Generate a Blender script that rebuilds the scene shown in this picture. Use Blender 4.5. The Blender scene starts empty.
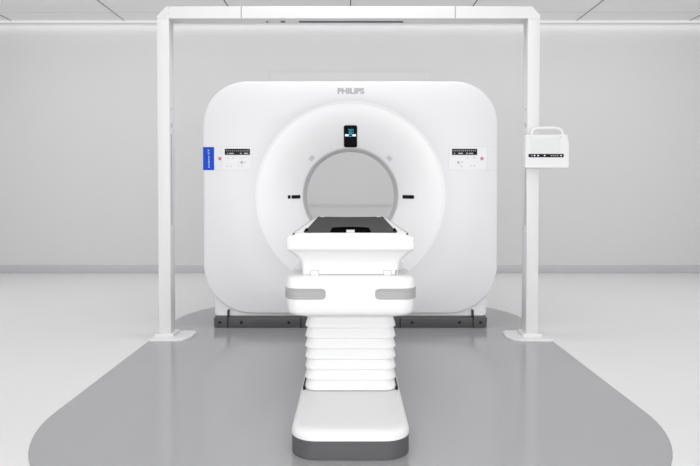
import bpy, bmesh, math
from mathutils import Vector, Matrix
S = bpy.context.scene
COL = S.collection
PI = math.pi

# ---------------------------------------------------------------- camera, world, lights, exposure
cam_d = bpy.data.cameras.new('camera')
cam_d.sensor_width = 36
cam_d.lens = 607 * 36 / 700
cam_d.shift_x = -0.0007
cam_d.shift_y = -0.0375
cam_d.clip_start = 0.05
cam = bpy.data.objects.new('camera', cam_d)
COL.objects.link(cam)
cam.location = (0, 0, 1.0)
cam.rotation_euler = (math.radians(90 - 1.3), 0, 0)
S.camera = cam

S.view_settings.view_transform = 'Standard'
S.view_settings.look = 'None'
S.view_settings.gamma = 1
S.view_settings.use_curve_mapping = False
S.view_settings.exposure = 0.11

w = bpy.data.worlds.new('world')
S.world = w
w.use_nodes = True
w.node_tree.nodes['Background'].inputs[0].default_value = (1.0, 1.0, 1.0, 1)
w.node_tree.nodes['Background'].inputs[1].default_value = 0.8


def area(name, loc, size, power, rot=(0, 0, 0), col=(1, 1, 1)):
    l = bpy.data.lights.new(name, 'AREA')
    l.shape = 'RECTANGLE'
    l.size, l.size_y = size
    l.energy = power
    l.color = col
    o = bpy.data.objects.new(name, l)
    COL.objects.link(o)
    o.location = loc
    o.rotation_euler = rot
    return o


area('ceiling_lamp_front', (0, 1.0, 3.08), (4.0, 1.6), 10)
area('ceiling_lamp_left', (-4.2, 3.4, 3.08), (1.4, 3.2), 37)
area('ceiling_lamp_right', (4.2, 3.4, 3.08), (1.4, 3.2), 37)
area('ceiling_lamp_middle', (0, 4.1, 3.08), (1.6, 0.8), 24)
area('wall_fill', (0, 5.9, 3.08), (9.0, 0.4), 48, rot=(math.radians(35), 0, 0))  # unseen light added above the frame to brighten the back wall
area('cove_lamp', (0, 7.52, 3.09), (11.0, 0.04), 3.0)
area('front_fill', (0, -2.9, 1.05), (6.0, 1.9), 176, rot=(math.radians(92), 0, 0))  # fill light added behind the camera for the gantry and table fronts


# ---------------------------------------------------------------- materials
def mat(name, col, rough=0.5, metal=0.0, coat=0.0, noise=0.0, nscale=40, emit=None, spec=0.5, rnoise=0.0):
    m = bpy.data.materials.new(name)
    m.use_nodes = True
    nt = m.node_tree
    b = nt.nodes['Principled BSDF']
    c = tuple(col) + (1,) if len(col) == 3 else col
    b.inputs['Base Color'].default_value = c
    b.inputs['Roughness'].default_value = rough
    b.inputs['Metallic'].default_value = metal
    b.inputs['Coat Weight'].default_value = coat
    b.inputs['Specular IOR Level'].default_value = spec
    if noise or rnoise:
        tc = nt.nodes.new('ShaderNodeTexCoord')
        n = nt.nodes.new('ShaderNodeTexNoise')
        n.inputs['Scale'].default_value = nscale
        n.inputs['Detail'].default_value = 4
        nt.links.new(tc.outputs['Object'], n.inputs['Vector'])
        if noise:
            r = nt.nodes.new('ShaderNodeMapRange')
            r.inputs['To Min'].default_value = 1 - noise
            r.inputs['To Max'].default_value = 1 + noise
            nt.links.new(n.outputs['Fac'], r.inputs['Value'])
            mx = nt.nodes.new('ShaderNodeVectorMath')
            mx.operation = 'SCALE'
            mx.inputs[0].default_value = c[:3]
            nt.links.new(r.outputs[0], mx.inputs['Scale'])
            nt.links.new(mx.outputs[0], b.inputs['Base Color'])
        if rnoise:
            r2 = nt.nodes.new('ShaderNodeMapRange')
            r2.inputs['To Min'].default_value = rough - rnoise
            r2.inputs['To Max'].default_value = rough + rnoise
            nt.links.new(n.outputs['Fac'], r2.inputs['Value'])
            nt.links.new(r2.outputs[0], b.inputs['Roughness'])
    if emit:
        b.inputs['Emission Color'].default_value = tuple(emit[0]) + (1,)
        b.inputs['Emission Strength'].default_value = emit[1]
    return m


M = {
    'floor': mat('pale_grey_vinyl', (0.72, 0.72, 0.725), 0.32, noise=0.01, nscale=3),
    'inlay': mat('mid_grey_vinyl', (0.345, 0.345, 0.352), 0.13, noise=0.012, nscale=4, spec=0.95),
    'wall': mat('grey_wall_paint', (0.61, 0.61, 0.615), 0.7, noise=0.008, nscale=2),
    'pane': mat('flush_panel', (0.605, 0.605, 0.61), 0.45, noise=0.005, nscale=2),
    'pframe': mat('flush_panel_frame', (0.59, 0.59, 0.595), 0.5, noise=0.005),
    'ceil': mat('ceiling_board', (0.90, 0.90, 0.90), 0.8, noise=0.008, nscale=5),
    'seam': mat('ceiling_joint', (0.16, 0.16, 0.16), 0.8, noise=0.02),
    'skirt': mat('grey_coved_baseboard', (0.50, 0.50, 0.51), 0.5, noise=0.01),
    'white': mat('white_enamel', (0.74, 0.74, 0.745), 0.38, noise=0.004, nscale=8),
    'shell': mat('white_scanner_shell', (0.745, 0.745, 0.757), 0.42, noise=0.004, nscale=8),
    'funnel': mat('white_funnel_shell', (0.84, 0.84, 0.848), 0.42, noise=0.003, nscale=8),
    'panelw': mat('white_panel', (0.775, 0.775, 0.787), 0.45, noise=0.003, nscale=8),
    'post': mat('white_powder_coat', (0.715, 0.715, 0.72), 0.45, noise=0.004, nscale=20),
    'bellow': mat('white_bellows_rubber', (0.77, 0.77, 0.775), 0.6, noise=0.004, nscale=20),
    'liner': mat('grey_bore_liner', (0.74, 0.73, 0.74), 0.5, noise=0.01),
    'plinth': mat('charcoal_plinth', (0.088, 0.086, 0.090), 0.5, noise=0.03),
    'black': mat('black_plastic', (0.008, 0.008, 0.009), 0.3, noise=0.05, spec=0.12),
    'matte': mat('matte_black_foam', (0.004, 0.004, 0.004), 0.95, noise=0.05, spec=0.0),
    'gap': mat('shadow_gap_rubber', (0.10, 0.10, 0.105), 0.7, noise=0.03),
    'line': mat('fine_joint_grey', (0.36, 0.36, 0.37), 0.6, noise=0.02),
    'faint': mat('faint_joint_grey', (0.60, 0.60, 0.61), 0.6, noise=0.02),
    'grip': mat('grey_ribbed_grip', (0.34, 0.336, 0.34), 0.5, noise=0.02),
    'cradle': mat('dark_carbon_cradle', (0.034, 0.033, 0.035), 0.7, noise=0.05, nscale=60, spec=0.15),
    'blue': mat('blue_label', (0.010, 0.065, 0.50), 0.5, noise=0.01, spec=0.15),
    'ltblue': mat('pale_blue_print', (0.55, 0.68, 0.95), 0.5, noise=0.01),
    'print': mat('grey_print', (0.30, 0.30, 0.31), 0.5, noise=0.01),
    'icon': mat('light_grey_print', (0.45, 0.45, 0.46), 0.5, noise=0.01),
    'logo': mat('grey_brand_print', (0.39, 0.39, 0.40), 0.5, noise=0.01),
    'icon2': mat('pale_grey_lens_cover', (0.62, 0.62, 0.63), 0.5, noise=0.01),
    'red': mat('faded_red_button', (0.58, 0.18, 0.20), 0.4, noise=0.01),
    'cyan': mat('cyan_screen_digits', (0.03, 0.25, 0.35), 0.5, noise=0.01, emit=((0.05, 0.40, 0.58), 0.7)),
    'lit': mat('white_screen_marks', (0.6, 0.6, 0.6), 0.5, noise=0.01, emit=((0.8, 0.95, 1.0), 0.5)),
    'dim': mat('dim_screen_marks', (0.25, 0.25, 0.25), 0.5, noise=0.01, emit=((0.8, 0.9, 0.9), 0.08)),
    'screen': mat('pale_touch_screen', (0.69, 0.70, 0.70), 0.3, noise=0.01),
    'cove': mat('cove_diffuser', (0.35, 0.35, 0.35), 0.5, noise=0.001, emit=((1, 1, 1), 0.42)),
}


# ---------------------------------------------------------------- helpers
def finish(bm, ang=32):
    bmesh.ops.recalc_face_normals(bm, faces=bm.faces[:])
    lim = math.radians(ang)
    for f in bm.faces:
        f.smooth = True
    for e in bm.edges:
        if len(e.link_faces) == 2 and e.calc_face_angle(0) > lim:
            e.smooth = False


def obj(name, bm, m, parent=None, kind=None, label=None, ang=32):
    """bm is one bmesh, or m is a list of (bmesh, material) pairs that make one mesh"""
    pairs = m if isinstance(m, list) else [(bm, m)]
    me = bpy.data.meshes.new(name)
    allb = bmesh.new()
    for k, (b_, mm) in enumerate(pairs):
        finish(b_, ang)
        for f in b_.faces:
            f.material_index = k
        b_.to_mesh(me)
        b_.free()
        allb.from_mesh(me)
        me.clear_geometry()
    allb.to_mesh(me)
    allb.free()
    for k, (b_, mm) in enumerate(pairs):
        me.materials.append(M[mm])
    o = bpy.data.objects.new(name, me)
    COL.objects.link(o)
    if parent:
        o.parent = parent
        if parent.type == 'EMPTY':
            o.matrix_parent_inverse = Matrix.Translation(-parent.location)
    if kind:
        o['kind'] = kind
    if label:
        o['label'] = label
    return o


def thing(name, loc, label, cat, group=None):
    o = bpy.data.objects.new(name, None)
    o.empty_display_size = 0.1
    COL.objects.link(o)
    o.location = loc
    o['label'] = label
    o['category'] = cat
    if group:
        o['group'] = group
    return o


def box(bm, x0, x1, y0, y1, z0, z1, bev=0.0, seg=2, mtx=None):
    mt = Matrix.Translation(((x0 + x1) / 2, (y0 + y1) / 2, (z0 + z1) / 2)) @ Matrix.Diagonal((x1 - x0, y1 - y0, z1 - z0, 1))
    if mtx is not None:
        mt = mtx @ mt
    r = bmesh.ops.create_cube(bm, size=1, matrix=mt)
    if bev:
        vs = set(r['verts'])
        es = [e for e in bm.edges if e.verts[0] in vs and e.verts[1] in vs]
        bmesh.ops.bevel(bm, geom=es, offset=bev, segments=seg, affect='EDGES', profile=0.5)
    return bm


def B(*a, **k):
    return box(bmesh.new(), *a, **k)


def rr(x0, x1, y0, y1, r, n=8):
    """rounded rectangle, counter-clockwise; r = one radius or four (x1y1, x0y1, x0y0, x1y0)"""
    if not isinstance(r, (tuple, list)):
        r = (r,) * 4
    out = []
    for (cx, cy, a0, rad) in ((x1 - r[0], y1 - r[0], 0, r[0]), (x0 + r[1], y1 - r[1], 90, r[1]),
                              (x0 + r[2], y0 + r[2], 180, r[2]), (x1 - r[3], y0 + r[3], 270, r[3])):
        for i in range(n + 1):
            a = math.radians(a0 + 90 * i / n)
            out.append((cx + rad * math.cos(a), cy + rad * math.sin(a)))
    return out


def loft(bm, rings, cap0=True, cap1=True, mtx=None, closed=True):
    vr = []
    for ring in rings:
        vr.append([bm.verts.new(mtx @ Vector(p) if mtx is not None else Vector(p)) for p in ring])
    n = len(vr[0])
    for a, b in zip(vr, vr[1:]):
        for i in range(n if closed else n - 1):
            j = (i + 1) % n
            bm.faces.new((a[i], a[j], b[j], b[i]))
    if cap0:
        bm.faces.new(vr[0])
    if cap1:
        bm.faces.new(vr[-1])
    return bm


def stack(spec, n=8):
    """loft of horizontal rounded rectangles; spec = (z, x half width, y front, y back, corner radius)"""
    rings = []
    for (z, hw, y0, y1, r) in spec:
        rings.append([(x, y, z) for x, y in rr(-hw, hw, y0, y1, r, n)])
    return loft(bmesh.new(), rings)


def slab(bm, pts, t, mtx, bev=0.0):
    """outline pts (local x, y), extruded from z=-t to z=0 with a small edge bevel, placed by mtx"""
    if bev:
        cx = sum(p[0] for p in pts) / len(pts)
        cy = sum(p[1] for p in pts) / len(pts)
        w_ = max(abs(p[0] - cx) for p in pts)
        h_ = max(abs(p[1] - cy) for p in pts)
        ins = [(cx + (x - cx) * (1 - bev / w_), cy + (y - cy) * (1 - bev / h_)) for x, y in pts]
        rings = [[(x, y, -t) for x, y in pts], [(x, y, -bev) for x, y in pts], [(x, y, 0) for x, y in ins]]
    else:
        rings = [[(x, y, -t) for x, y in pts], [(x, y, 0) for x, y in pts]]
    return loft(bm, rings, mtx=mtx)


def tube(bm, pts, rad, n=10):
    pts = [Vector(p) for p in pts]
    rings = []
    prev = None
    for i, p in enumerate(pts):
        d = (pts[min(i + 1, len(pts) - 1)] - pts[max(i - 1, 0)]).normalized()
        up = Vector((0, 1, 0)) if abs(d.y) < 0.9 else Vector((1, 0, 0))
        u = d.cross(up).normalized()
        v = d.cross(u).normalized()
        rings.append([tuple(p + u * rad * math.cos(2 * PI * k / n) + v * rad * math.sin(2 * PI * k / n)) for k in range(n)])
    return loft(bm, rings)


def face_mtx(x, y, z):
    """a frame on a wall facing the camera: local x = right, local y = up, local z = towards -Y"""
    return Matrix.Translation((x, y, z)) @ Matrix(((1, 0, 0, 0), (0, 0, -1, 0), (0, 1, 0, 0), (0, 0, 0, 1)))


def disc(bm, r, t, mtx, n=24):
    pts = [(r * math.cos(2 * PI * k / n), r * math.sin(2 * PI * k / n)) for k in range(n)]
    return slab(bm, pts, t, mtx, bev=min(t, r) * 0.3)


def text(name, body, width, height, mtx, m, parent, bold=0.0, spacing=1.0):
    c = bpy.data.curves.new(name, 'FONT')
    c.body = body
    c.align_x = 'CENTER'
    c.align_y = 'CENTER'
    c.size = 1
    c.offset = bold
    c.space_character = spacing
    c.extrude = 0.0
    c.resolution_u = 4
    tmp = bpy.data.objects.new(name + '_source', c)
    COL.objects.link(tmp)
    bpy.context.view_layer.update()
    me = bpy.data.meshes.new_from_object(tmp.evaluated_get(bpy.context.evaluated_depsgraph_get()))
    bpy.data.objects.remove(tmp)
    bpy.data.curves.remove(c)
    bm = bmesh.new()
    bm.from_mesh(me)
    bpy.data.meshes.remove(me)
    xs = [v.co.x for v in bm.verts]
    ys = [v.co.y for v in bm.verts]
    cx, cy = (min(xs) + max(xs)) / 2, (min(ys) + max(ys)) / 2
    sx, sy = width / (max(xs) - min(xs)), height / (max(ys) - min(ys))
    ex = bmesh.ops.extrude_face_region(bm, geom=bm.faces[:])
    for v in [g for g in ex['geom'] if isinstance(g, bmesh.types.BMVert)]:
        v.co.z += 0.001
    for v in bm.verts:
        v.co = mtx @ Vector(((v.co.x - cx) * sx, (v.co.y - cy) * sy, v.co.z))
    return obj(name, bm, m, parent)


# ---------------------------------------------------------------- the room
WY = 7.57     # back wall
CZ = 3.13     # ceiling height
obj('floor', B(-6, 6, -3, WY + 0.1, -0.1, 0), 'floor', kind='structure')
obj('ceiling', B(-6, 6, -3, WY + 0.1, CZ, CZ + 0.1), 'ceil', kind='structure')
obj('wall_back', B(-6, 6, WY, WY + 0.1, 0, CZ), 'wall', kind='structure')
obj('wall_left', B(-6.1, -6, -3, WY + 0.1, 0, CZ), 'wall', kind='structure')
obj('wall_right', B(6, 6.1, -3, WY + 0.1, 0, CZ), 'wall', kind='structure')
obj('baseboard_back', B(-6, 6, WY - 0.015, WY, 0, 0.10, bev=0.004), 'skirt', kind='structure')
obj('baseboard_left', B(-6, -5.985, -3, WY - 0.016, 0, 0.10, bev=0.004), 'skirt', kind='structure')
obj('baseboard_right', B(5.985, 6, -3, WY - 0.016, 0, 0.10, bev=0.004), 'skirt', kind='structure')

bm = bmesh.new()                                   # joints between the ceiling boards
for k in range(-4, 5):
    box(bm, k * 1.397 - 0.006, k * 1.397 + 0.006, -3, WY, CZ - 0.003, CZ)
obj('trim_1', bm, 'seam', kind='structure')
bm = bmesh.new()
for y in (7.20, 4.9, 2.5):
    box(bm, -6, 6, y - 0.004, y + 0.004, CZ - 0.002, CZ)
obj('trim_2', bm, 'faint', kind='structure')

# grey floor inlay: one large area with rounded corners set into the pale vinyl
pts = []
for (cx, cy, r, a0) in ((0.47, 4.75, 0.90, 0), (-0.47, 4.75, 0.90, 90), (-0.345, 2.76, 1.0, 180), (0.345, 2.76, 1.0, 270)):
    for i in range(25):
        a = math.radians(a0 + 90 * i / 24)
        pts.append((cx + r * math.cos(a), cy + r * math.sin(a)))
obj('trim_3', loft(bmesh.new(), [[(x, y, 0.0) for x, y in pts], [(x, y, 0.002) for x, y in pts]]), 'inlay', kind='structure')

# flush panel on the wall behind the scanner
win = obj('window_1', B(-1.024, 1.024, WY - 0.005, WY, 0.825, 2.526, bev=0.002), 'pframe', kind='structure')
obj('pane', B(-0.985, 0.985, WY - 0.007, WY - 0.003, 0.865, 2.486), 'pane', win)

# light line along the top of the back wall
cv = thing('cove_light', (0, WY - 0.02, CZ - 0.03), 'thin white light line running along the top of the back wall', 'light')
obj('housing', B(-5.9, 5.9, WY - 0.012, WY - 0.001, CZ - 0.026, CZ - 0.002), 'post', cv)
obj('diffuser', B(-5.9, 5.9, WY - 0.026, WY - 0.011, CZ - 0.028, CZ - 0.001), 'cove', cv)

# ---------------------------------------------------------------- the scanner gantry
GY, ZC = 4.476, 0.978
g = thing('ct_scanner', (0, GY + 0.35, 0), 'large white scanner gantry with round bore on charcoal plinth', 'medical scanner')


def outline(hw, z0, z1, rt, rb, y, inset=0.0, n=20, m=14):
    """rounded outline resampled with straight-edge points as well, as (x, y, z)"""
    hw -= inset
    z0 += inset
    z1 -= inset
    rt = max(rt - inset, 0.01)
    rb = max(rb - inset, 0.01)
    p = []

    def arc(cx, cz, r, a0):
        for i in range(n):
            a = math.radians(a0 + 90 * i / n)
            p.append((cx + r * math.cos(a), y, cz + r * math.sin(a)))

    def seg(a, b):
        for i in range(m):
            t = i / m
            p.append((a[0] + (b[0] - a[0]) * t, y, a[1] + (b[1] - a[1]) * t))
    seg((hw, z0 + rb), (hw, z1 - rt)); arc(hw - rt, z1 - rt, rt, 0)
    seg((hw - rt, z1), (-hw + rt, z1)); arc(-hw + rt, z1 - rt, rt, 90)
    seg((-hw, z1 - rt), (-hw, z0 + rb)); arc(-hw + rb, z0 + rb, rb, 180)
    seg((-hw + rb, z0), (hw - rb, z0)); arc(hw - rb, z0 + rb, rb, 270)
    return p


ANG = [math.atan2(p[2] - ZC, p[0]) for p in outline(1.088, 0.104, 1.822, 0.32, 0.36, 0)]


def circ(r, y):
    return [(r * math.cos(a), y, ZC + r * math.sin(a)) for a in ANG]


def mix(a, b, t):
    return [tuple(p[k] + (q[k] - p[k]) * t for k in range(3)) for p, q in zip(a, b)]


def d_fun(r):
    t = min(max((0.690 - r) / (0.690 - 0.362), 0), 1)
    return 0.007 + 0.028 * t + 0.120 * t ** 2.0


o_ = lambda y, ins=0.0: outline(1.088, 0.104, 1.822, 0.32, 0.36, y, ins)
fr = o_(GY, 0.018)
cc = circ(0.70, GY)
rings = [o_(GY + 0.26, 0.02), o_(GY + 0.24, 0.0), o_(GY + 0.022), o_(GY + 0.010, 0.003), o_(GY + 0.003, 0.009), fr,
         mix(fr, cc, 0.5), circ(0.704, GY), circ(0.701, GY + 0.002)]
obj('front_cover', loft(bmesh.new(), rings, False, False), 'shell', g, ang=50)
rings = [circ(0.701, GY + 0.002), circ(0.697, GY + 0.002)] + [circ(r, GY + d_fun(r)) for r in
         [0.690 - 0.328 * i / 22 for i in range(23)]] + [circ(0.3625, GY + 0.170)]
obj('bore_funnel', loft(bmesh.new(), rings, False, False), 'funnel', g, ang=60, label='round white flared surround of the bore')
obj('bore_liner', loft(bmesh.new(), [circ(0.366, GY + 0.16), circ(0.362, GY + 0.165), circ(0.362, GY + 0.58), circ(0.366, GY + 0.585)], False, False),
    'liner', g, label='grey inner ring of the bore')

bo = lambda y, ins=0.0: outline(1.014, 0.078, 1.76, 0.30, 0.03, y, ins)
rings = [circ(0.37, GY + 0.17), circ(0.60, GY + 0.17), bo(GY + 0.035, 0.01), bo(GY + 0.045), bo(GY + 0.66), bo(GY + 0.69, 0.03),
         circ(0.62, GY + 0.70), circ(0.52, GY + 0.68), circ(0.43, GY + 0.63), circ(0.37, GY + 0.57), circ(0.37, GY + 0.17)]
obj('gantry_body', loft(bmesh.new(), rings, False, False), 'shell', g)

pl = obj('plinth', stack([(0.0, 1.010, GY - 0.002, GY + 0.70, 0.012), (0.004, 1.014, GY - 0.006, GY + 0.705, 0.03),
                          (0.074, 1.014, GY - 0.006, GY + 0.705, 0.012), (0.078, 1.010, GY - 0.002, GY + 0.70, 0.012)]), 'plinth', g,
         label='charcoal plinth')
for x, z1 in ((-0.907, 0.132), (-0.367, 0.077), (0.367, 0.077), (0.907, 0.132)):
    obj('plinth_joint', B(x - 0.004, x + 0.004, GY - 0.008, GY + 0.05, 0.001, z1), 'black', pl)
for x in (-0.967, -0.807, -0.456, 0.456, 0.807, 0.962):
    bm = bmesh.new()
    disc(bm, 0.0115, 0.006, face_mtx(x, GY - 0.0075, 0.042))
    obj('bolt', bm, 'black', pl)

# fine joint around the bottom edge of the cover
text('brand_lettering', 'PHILIPS', 0.196, 0.044, face_mtx(0.003, GY - 0.0003, 1.749), 'logo', g, bold=0.045)

# side control panels set flush in the cover
for s in (-1, 1):
    cxp = -0.836 if s < 0 else 0.865
    hwp = 0.110 if s < 0 else 0.140
    bm = bmesh.new()
    slab(bm, rr(-hwp, hwp, -0.085, 0.085, 0.006), 0.004, face_mtx(cxp, GY - 0.0005, 1.2535), bev=0.0015)
    cp = obj('control_panel', bm, 'panelw', g)
    bm = bmesh.new()                                    # fine outline of the panel
    for (x0, x1, z0, z1) in ((-hwp, hwp, -0.087, -0.0855), (-hwp, hwp, 0.0855, 0.087), (-hwp - 0.0015, -hwp, -0.087, 0.087), (hwp, hwp + 0.0015, -0.087, 0.087)):
        box(bm, cxp + x0, cxp + x1, GY - 0.001, GY + 0.002, 1.2535 + z0, 1.2535 + z1)
    obj('panel_joint', bm, 'faint', cp)
    sx0, sx1 = (-0.925, -0.740) if s < 0 else (0.747, 0.932)
    marks = bmesh.new()
    for k in range(12):                                  # row of tiny marks along the top
        x = sx0 + 0.014 + k * (sx1 - sx0 - 0.028) / 11
        hgt = 0.010 if s > 0 or k in (0, 11) else 0.006
        box(marks, x - 0.0035, x + 0.0035, GY - 0.0036, GY - 0.002, 1.3065, 1.3065 + hgt)
    read = bmesh.new()
    for (a, b) in (((0.016, 0.022), (0.030, 0.066), (0.112, 0.124), (0.142, 0.172)) if s < 0 else ((0.014, 0.022), (0.046, 0.080), (0.104, 0.118), (0.126, 0.156))):
        box(read, sx0 + a, sx0 + b, GY - 0.0036, GY - 0.002, 1.287, 1.295)
    obj('screen', None, [(B(sx0, sx1, GY - 0.003, GY + 0.002, 1.280, 1.325, bev=0.001), 'black'), (marks, 'dim'), (read, 'icon')], cp)
    bx = -0.962 if s < 0 else 0.968
    bm = bmesh.new()
    disc(bm, 0.0125, 0.008, face_mtx(bx, GY - 0.004, 1.2535))
    obj('red_button', bm, 'red', cp if s > 0 else g, label='faded red round button')
    for (dx, dz, r) in (((0.02, -0.025, 0.004), (0.06, -0.025, 0.004), (0.12, -0.025, 0.003), (0.125, -0.055, 0.008), (0.100, -0.055, 0.004), (0.150, -0.055, 0.004),
                         (0.02, -0.082, 0.004), (0.045, -0.082, 0.004), (0.100, -0.082, 0.004), (0.128, -0.082, 0.004)) if s < 0 else
                        ((0.115, -0.020, 0.004), (0.165, -0.022, 0.004), (0.048, -0.055, 0.007), (0.075, -0.052, 0.005), (0.072, -0.082, 0.005),
                         (0.140, -0.078, 0.004), (0.165, -0.078, 0.005))):
        bm = bmesh.new()
        disc(bm, r * 1.5, 0.003, face_mtx(sx0 + dx, GY - 0.0018, 1.280 + dz), n=12)
        obj('button', bm, 'faint' if r < 0.006 else 'icon', cp)
# short joints running from the panels to the cover edge
for (x0, x1) in ((-1.080, -0.948), (1.006, 1.080)):
    for z in (1.1685, 1.3385):
        obj('cover_joint', B(x0, x1, GY - 0.0006, GY + 0.004, z - 0.0008, z + 0.0008), 'faint', g)

bm = bmesh.new()
slab(bm, rr(-0.0405, 0.0405, -0.0845, 0.0845, 0.003), 0.014, face_mtx(-1.0445, GY - 0.003, 1.2535), bev=0.001)
lb = obj('blue_label', bm, 'blue', g, label='blue vertical label on the left edge of the gantry')
text('label_lettering', 'Incisive CT', 0.135, 0.0115, face_mtx(-1.043, GY - 0.0034, 1.2535) @ Matrix.Rotation(PI / 2, 4, 'Z'), 'ltblue', lb, bold=0.02, spacing=1.05)


def fun_mtx(deg, r, lift, slope=None):
    th = math.radians(deg)
    if slope is None:
        e = 0.004
        slope = math.atan((d_fun(r - e) - d_fun(r + e)) / (2 * e))
    c, s = math.cos(slope), math.sin(slope)
    v = Vector((math.cos(th) * c, -s, math.sin(th) * c))        # outward along the funnel
    n = Vector((-s * math.cos(th), -c, -s * math.sin(th)))      # out of the funnel
    u = v.cross(n)
    p = Vector((r * math.cos(th), GY + d_fun(r), ZC + r * math.sin(th))) + n * lift
    return Matrix(((u.x, v.x, n.x, p.x), (u.y, v.y, n.y, p.y), (u.z, v.z, n.z, p.z), (0, 0, 0, 1)))


mt = fun_mtx(90, 0.447, 0.008, math.radians(31))
bm = bmesh.new()
slab(bm, rr(-0.050, 0.050, -0.090, 0.090, 0.014), 0.03, mt, bev=0.003)
dp = obj('bore_display', bm, 'black', g, label='black upright display above the bore')
# digits and the two white marks, written out as seven-bar numerals
bm = bmesh.new()
SEG = {'a': (0.15, 0.85, 0.9, 1.0), 'g': (0.15, 0.85, 0.45, 0.55), 'd': (0.15, 0.85, 0, 0.1),
       'b': (0.82, 1, 0.5, 1), 'c': (0.82, 1, 0, 0.5), 'f': (0, 0.18, 0.5, 1), 'e': (0, 0.18, 0, 0.5)}
for ch, x in (('abgcd', -0.020), ('abcdef', 0.003)):
    for q in ch:
        a, b, c, d = SEG[q]
        box(bm, x + a * 0.019, x + b * 0.019, 0.035 + c * 0.028, 0.035 + d * 0.028, 0.0, 0.0012, mtx=mt)
obj('display_digits', bm, 'cyan', dp)
bm = bmesh.new()
slab(bm, rr(-0.012, 0.012, -0.004, 0.004, 0.003), 0.0015, mt @ Matrix.Translation((0, 0.024, 0.0012)))
slab(bm, rr(-0.008, 0.008, -0.003, 0.003, 0.002), 0.0015, mt @ Matrix.Translation((0, 0.004, 0.0012)))
obj('display_figure', bm, 'cyan', dp)
for x in (-0.027, 0.027):
    bm = bmesh.new()
    slab(bm, rr(-0.014, 0.014, -0.009, 0.009, 0.005), 0.0015, mt @ Matrix.Translation((x, 0.013, 0.0012)))
    obj('display_mark', bm, 'lit', dp)

for deg in (136, 44):                                     # small grey squares beside the bore
    bm = bmesh.new()
    slab(bm, rr(-0.021, 0.021, -0.019, 0.019, 0.005), 0.008, fun_mtx(deg, 0.408, 0.001), bev=0.001)
    obj('camera_cover', bm, 'icon2', g)
for (r, hl) in ((0.461, 0.011), (0.413, 0.038)):          # left laser window in two pieces
    bm = bmesh.new()
    slab(bm, rr(-0.0135, 0.0135, -hl, hl, 0.006), 0.014, fun_mtx(181, r, 0.003), bev=0.001)
    obj('laser_window', bm, 'black', g)
bm = bmesh.new()
slab(bm, rr(-0.0135, 0.0135, -0.048, 0.048, 0.006), 0.014, fun_mtx(-1, 0.436, 0.004), bev=0.001)
obj('laser_window', bm, 'black', g)

# ---------------------------------------------------------------- the patient table
t = thing('patient_table', (0, 3.0, 0), 'white patient table with dark top and pleated column before the bore', 'medical table')
obj('base_skirt', stack([(0.0, 0.221, 2.249, 3.92, 0.10), (0.004, 0.227, 2.243, 3.93, 0.10), (0.074, 0.227, 2.243, 3.93, 0.10)]), 'plinth', t,
    label='charcoal base skirt')
bc = obj('base_cover', stack([(0.0742, 0.228, 2.242, 3.93, 0.10), (0.088, 0.228, 2.243, 3.93, 0.10), (0.100, 0.224, 2.250, 3.92, 0.10),
                              (0.108, 0.217, 2.262, 3.91, 0.096), (0.112, 0.206, 2.282, 3.90, 0.09), (0.113, 0.19, 2.31, 3.88, 0.08)]), 'white', t, ang=50)
for s in (-1, 1):
    obj('column_slot', B(s * 0.209 - 0.006, s * 0.209 + 0.006, 2.725, 3.30, 0.100, 0.125), 'black', bc)

spec = []
NZ, Z0, Z1 = 8, 0.113, 0.487
hgt = (Z1 - Z0) / NZ
for k in range(NZ):
    z = Z0 + k * hgt
    ex = 0.003 * (1 - k / NZ)
    for (f, w_) in ((0.0, -0.009), (0.05, -0.002), (0.10, 0.0015), (0.2, 0.002), (0.45, -0.001), (0.75, -0.006), (0.97, -0.010)):
        spec.append((z + f * hgt, 0.202 + w_ + ex, 2.700 - w_ - ex, 3.45 + w_, 0.055))
obj('bellows', stack(spec), 'bellow', t, ang=40)

lh = obj('lift_housing', stack([(0.478, 0.205, 2.56, 4.0, 0.05), (0.480, 0.222, 2.545, 4.02, 0.05), (0.487, 0.228, 2.54, 4.02, 0.05), (0.489, 0.248, 2.520, 4.04, 0.055),
                                (0.496, 0.260, 2.507, 4.05, 0.058), (0.510, 0.2660, 2.502, 4.05, 0.06), (0.540, 0.2685, 2.499, 4.05, 0.06),
                                (0.600, 0.2725, 2.496, 4.05, 0.06), (0.622, 0.2715, 2.498, 4.05, 0.06), (0.640, 0.2685, 2.501, 4.04, 0.055),
                                (0.650, 0.2615, 2.508, 4.03, 0.052), (0.6555, 0.252, 2.518, 4.02, 0.05), (0.657, 0.244, 2.526, 4.02, 0.045)]), 'white', t, ang=50)


def path_rr(hw, y0, r, s, xin, yend, n=16):
    """front edge from x = s*xin out to the corner, round it and back along the side"""
    p = [(s * (xin + (hw - r - xin) * (i / 12) ** 2), y0) for i in range(12)]
    for i in range(n + 1):
        a = PI / 2 * i / n
        p.append((s * (hw - r + r * math.sin(a)), y0 + r - r * math.cos(a)))
    p += [(s * hw, y0 + r + (yend - y0 - r) * i / 4) for i in range(1, 5)]
    return p


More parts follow.
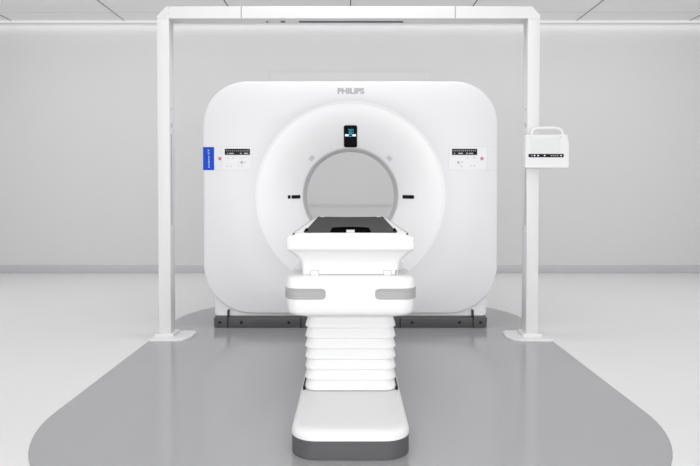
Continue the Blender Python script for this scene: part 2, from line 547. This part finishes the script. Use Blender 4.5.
for s in (-1, 1):                                          # grey grips wrapping the corners
    bm = bmesh.new()
    pin = path_rr(0.268, 2.505, 0.055, s, 0.102, 2.80)
    pout = path_rr(0.2755, 2.4925, 0.062, s, 0.102, 2.80)
    rows = []
    N = len(pout)
    for i in range(N):
        e = min(abs(pout[i][0] - pout[0][0]) / 0.02, 1)     # rounded inner end
        h_ = 0.0225 * (0.30 + 0.70 * math.sqrt(1 - (1 - e) ** 2))
        prof = []
        for zz, oo in ((-h_, 0), (-h_, 0.75), (-h_ * 0.85, 1.0), (-h_ * 0.4, 0.9), (-h_ * 0.33, 1.0), (h_ * 0.33, 1.0), (h_ * 0.4, 0.9), (h_ * 0.85, 1.0), (h_, 0.75), (h_, 0)):
            prof.append((pin[i][0] + (pout[i][0] - pin[i][0]) * oo, pin[i][1] + (pout[i][1] - pin[i][1]) * oo, 0.583 + zz))
        rows.append(prof)
    loft(bm, rows)
    obj('hand_grip', bm, 'grip', lh, label='grey grip strip')

hd = obj('table_head', stack([(0.650, 0.203, 2.535, 3.0, 0.02), (0.690, 0.204, 2.535, 3.0, 0.02), (0.705, 0.207, 2.533, 3.0, 0.02), (0.718, 0.213, 2.529, 3.0, 0.022),
                              (0.732, 0.225, 2.522, 3.0, 0.025), (0.746, 0.241, 2.514, 3.0, 0.025), (0.757, 0.256, 2.506, 3.0, 0.026), (0.763, 0.2655, 2.499, 3.0, 0.026),
                              (0.766, 0.2675, 2.494, 3.0, 0.026), (0.772, 0.2690, 2.491, 3.0, 0.028), (0.800, 0.2680, 2.491, 3.0, 0.028), (0.812, 0.2655, 2.493, 3.0, 0.03), (0.821, 0.259, 2.498, 3.0, 0.03),
                              (0.829, 0.248, 2.506, 3.0, 0.03), (0.832, 0.238, 2.513, 3.0, 0.03)]), 'white', t, ang=40)
obj('arm_cover', stack([(0.640, 0.252, 2.72, 4.05, 0.02), (0.66, 0.246, 2.73, 4.05, 0.02), (0.70, 0.226, 2.78, 4.10, 0.02), (0.735, 0.214, 2.82, 4.15, 0.02), (0.80, 0.21, 2.85, 4.18, 0.02)]), 'shell', t)

# the fine joint with its little tabs between head and housing
def px(x): return (x - 350.5) * 0.00416
line = [(306, 0), (310.5, 0), (310.5, 0.018), (318.5, 0.018), (318.5, 0), (384, 0), (384, 0.018), (391.5, 0.018), (391.5, 0), (395.5, 0), (396.5, 0.018), (398.5, 0.018), (398.5, 0.002)]
bm = bmesh.new()
for (a, b) in zip(line, line[1:]):
    x0, x1 = sorted((px(a[0]), px(b[0])))
    z0, z1 = sorted((a[1], b[1]))
    th_ = 0.0026 if x1 - x0 > 0.1 else 0.0012
    box(bm, x0 - 0.001, x1 + 0.001, 2.5335, 2.5365, 0.658 + z0 - 0.0005, 0.658 + z1 + th_)
obj('cover_seam', bm, 'print', hd)

# the long cradle: white tray with raised rims and the dark top lying in it
YB = 4.235
tray = bmesh.new()
prof = [(-0.236, 0.800), (-0.238, 0.826), (-0.2365, 0.834), (-0.231, 0.8355), (-0.226, 0.832), (-0.15, 0.8275), (0, 0.826),
        (0.15, 0.8275), (0.226, 0.832), (0.231, 0.8355), (0.2365, 0.834), (0.238, 0.826), (0.236, 0.800), (0.12, 0.792), (-0.12, 0.792)]
loft(tray, [[(x * 0.985, 2.504, z - 0.003 if z > 0.81 else z) for x, z in prof], [(x, 2.512, z) for x, z in prof], [(x, YB, z) for x, z in prof]])
tr = obj('cradle', tray, 'white', t, ang=40)
bm = bmesh.new()
rows = []
for (y, hw) in ((2.558, 0.192), (2.562, 0.195), (3.0, 0.203), (3.6, 0.214), (YB + 0.002, 0.226)):
    row = []
    for i in range(13):
        u = -1 + 2 * i / 12
        row.append((u * hw, y, 0.8325 + 0.003 * u * u))
    for i in range(13):
        u = 1 - 2 * i / 12
        row.append((u * hw, y, 0.822))
    rows.append(row)
loft(bm, rows)
ct = obj('cradle_top', bm, 'cradle', t, label='dark grey long tabletop surface')
bm = bmesh.new()
slab(bm, rr(-0.088, 0.088, 2.565, 2.96, (0.085, 0.085, 0.02, 0.02), 10), 0.004, Matrix.Translation((0, 0, 0.8350)), bev=0.001)
obj('head_socket', bm, 'matte', ct, label='black oval recess at the end of the tabletop')
obj('socket_latch', B(-0.018, 0.018, 2.56, 2.70, 0.828, 0.8365, bev=0.001), 'white', ct, label='white latch')
for s in (-1, 1):
    bm = bmesh.new()
    loft(bm, [[(s * 0.182, 2.60, z), (s * 0.200, 2.60, z), (s * 0.208, 2.83, z), (s * 0.200, 2.83, z)] for z in (0.830, 0.8362)])
    obj('corner_pad', bm, 'matte', ct)
    obj('corner_tip', B(s * 0.2345 - 0.004, s * 0.2345 + 0.004, 2.498, 2.512, 0.8285, 0.8345, bev=0.001), 'black', tr)
    obj('side_rail', tube(bmesh.new(), [(s * 0.2345, 2.515, 0.8355), (s * 0.2345, 3.3, 0.8358), (s * 0.2345, YB - 0.01, 0.8358)], 0.0016, 8), 'line', tr)
    obj('end_clip', B(s * 0.195 - 0.014, s * 0.195 + 0.014, YB - 0.06, YB + 0.006, 0.826, 0.8385, bev=0.001), 'white', tr)

# ---------------------------------------------------------------- the portal frame
PY0, PY1 = 4.155, 4.268
p = thing('portal_frame', (0, 4.2, 0), 'tall white portal of two posts and a top beam before the gantry', 'frame')
XL, XR = 1.318, 1.236
for s in (-1, 1):
    a, b = (XL, XR) if s < 0 else (1.289, 1.208)
    x0, x1 = sorted((s * a, s * b))
    po = obj('post', B(x0, x1, PY0, PY1, 0.010, 2.195, bev=0.004), 'post', p)
    xi = s * b
    for (z0, z1) in ((1.572, 1.580), (1.452, 1.482), (0.779, 1.405)):
        obj('cable_slot', B(min(xi, xi - s * 0.0015), max(xi, xi - s * 0.0015), 4.188, 4.204, z0, z1), 'line', po)
    pts = [(-0.195, 0.132), (-0.09, 0.134), (0.10, 0.134), (0.104, 0.128), (0.118, -0.05), (0.104, -0.094), (0.07, -0.122), (0.02, -0.130), (-0.06, -0.130), (-0.085, -0.122), (-0.088, -0.10), (-0.195, 0.10)]
    # foot plate: a low plate with cut corners, longer towards the gantry side
    if s < 0:
        q = [(-1.405, 4.335), (-1.118, 4.335), (-1.092, 4.300), (-1.100, 4.150), (-1.125, 4.095), (-1.17, 4.070), (-1.352, 4.066), (-1.372, 4.085), (-1.412, 4.300)]
    else:
        q = [(1.112, 4.342), (1.392, 4.335), (1.398, 4.300), (1.376, 4.085), (1.350, 4.060), (1.16, 4.066), (1.10, 4.095), (1.068, 4.160), (1.085, 4.310)]
    bm = bmesh.new()
    loft(bm, [[(x, y, z) for x, y in q] for z in (0.0, 0.010)] + [[(s * 1.27 + (x - s * 1.27) * 0.985, 4.2 + (y - 4.2) * 0.985, 0.014) for x, y in q]])
    obj('foot_plate', bm, 'post', p)
    cx = s * (a + b) / 2
    obj('post_collar', stack([(0.0, 0.066, PY0 - 0.022, PY1 + 0.02, 0.01), (0.028, 0.066, PY0 - 0.022, PY1 + 0.02, 0.01), (0.034, 0.060, PY0 - 0.016, PY1 + 0.014, 0.01)]), 'post', po).data.transform(Matrix.Translation((cx, 0, 0)))
# top beam with cut corners
BZ0, BZ1 = 2.186, 2.268
out = [(-1.252, BZ1), (1.235, BZ1), (1.291, BZ1 - 0.060), (1.291, BZ0), (-1.317, BZ0), (-1.317, BZ1 - 0.066)]
bm = bmesh.new()
ins = [(-1.250, BZ1 - 0.002), (1.234, BZ1 - 0.002), (1.289, BZ1 - 0.061), (1.289, BZ0 + 0.002), (-1.315, BZ0 + 0.002), (-1.315, BZ1 - 0.067)]
loft(bm, [[(x, PY0 - 0.002, z) for x, z in ins], [(x, PY0, z) for x, z in out], [(x, PY1, z) for x, z in out], [(x, PY1 + 0.002, z) for x, z in ins]])
be = obj('beam', bm, 'post', p)
for x in (-0.742, 0.712):
    obj('beam_joint', B(x - 0.004, x + 0.004, PY0 - 0.003, PY0 + 0.004, BZ0 + 0.002, BZ1 - 0.001), 'line', be)
for (x0, x1) in ((-0.356, 0.364), (-0.482, -0.452), (-0.582, -0.570)):
    obj('beam_slot', B(x0, x1, PY0 + 0.060, PY0 + 0.090, BZ0 - 0.0035, BZ0), 'gap', be)
for (x, z) in ((-1.235, 2.220), (-1.262, 2.204), (-1.232, 2.256)):
    bm = bmesh.new()
    disc(bm, 0.006, 0.004, face_mtx(x, PY0 - 0.003, z), n=12)
    obj('corner_screw', bm, 'faint', be)

# ---------------------------------------------------------------- control tablet on the right post
c = thing('control_tablet', (1.32, 4.11, 1.18), 'white control tablet with carry handle and black button strip on right post', 'control panel')
TY = 4.075
bm = bmesh.new()
o1 = [(1.176, 1.173), (1.182, 1.167), (1.466, 1.167), (1.474, 1.175), (1.473, 1.33), (1.470, 1.352), (1.464, 1.3555), (1.463, 1.386), (1.459, 1.391), (1.186, 1.391), (1.178, 1.384), (1.178, 1.34)]
cx, cz = 1.323, 1.279
sc_ = lambda k: [(cx + (x - cx) * k, cz + (z - cz) * k) for x, z in o1]
loft(bm, [[(x, TY + 0.045, z) for x, z in sc_(0.96)], [(x, TY + 0.038, z) for x, z in o1], [(x, TY + 0.006, z) for x, z in o1], [(x, TY, z) for x, z in sc_(0.975)]])
obj('housing', bm, 'white', c)
pts = [(1.226, 1.380), (1.224, 1.398), (1.228, 1.413), (1.240, 1.427), (1.260, 1.433), (1.32, 1.436), (1.385, 1.435), (1.408, 1.431), (1.424, 1.419), (1.432, 1.401), (1.434, 1.380)]
obj('carry_handle', tube(bmesh.new(), [(x, TY + 0.02, z) for x, z in pts], 0.0120, 12), 'white', c)
bm = bmesh.new()
slab(bm, rr(-0.1, 0.1, -0.049, 0.049, 0.004), 0.003, face_mtx(1.313, TY - 0.0012, 1.318), bev=0.001)
obj('screen', bm, 'screen', c, label='pale touch screen')
bm = bmesh.new()
slab(bm, rr(-0.118, 0.118, -0.0115, 0.0115, 0.003), 0.004, face_mtx(1.318, TY - 0.002, 1.2505), bev=0.001)
st = obj('button_strip', bm, 'black', c, label='black button strip')
for x in (1.222, 1.240, 1.264, 1.308, 1.352, 1.366, 1.380, 1.395, 1.418):
    bm = bmesh.new()
    disc(bm, 0.0048, 0.002, face_mtx(x, TY - 0.003, 1.2505), n=12)
    obj('button', bm, 'dim' if x in (1.222, 1.352, 1.366, 1.380, 1.395) else 'lit', st)
for (x, z, r) in ((1.215, 1.373, 0.005), (1.416, 1.374, 0.007), (1.407, 1.286, 0.004)):
    bm = bmesh.new()
    disc(bm, r, 0.003, face_mtx(x, TY - 0.002, z), n=12)
    obj('indicator', bm, 'faint', c)
obj('mounting_bracket', B(1.225, 1.288, TY + 0.038, PY0 - 0.001, 1.22, 1.33, bev=0.003), 'post', c)
for o in c.children_recursive:                            # the whole tablet sits a finger's width nearer the post
    if o.parent == c:
        o.location.x -= 0.007
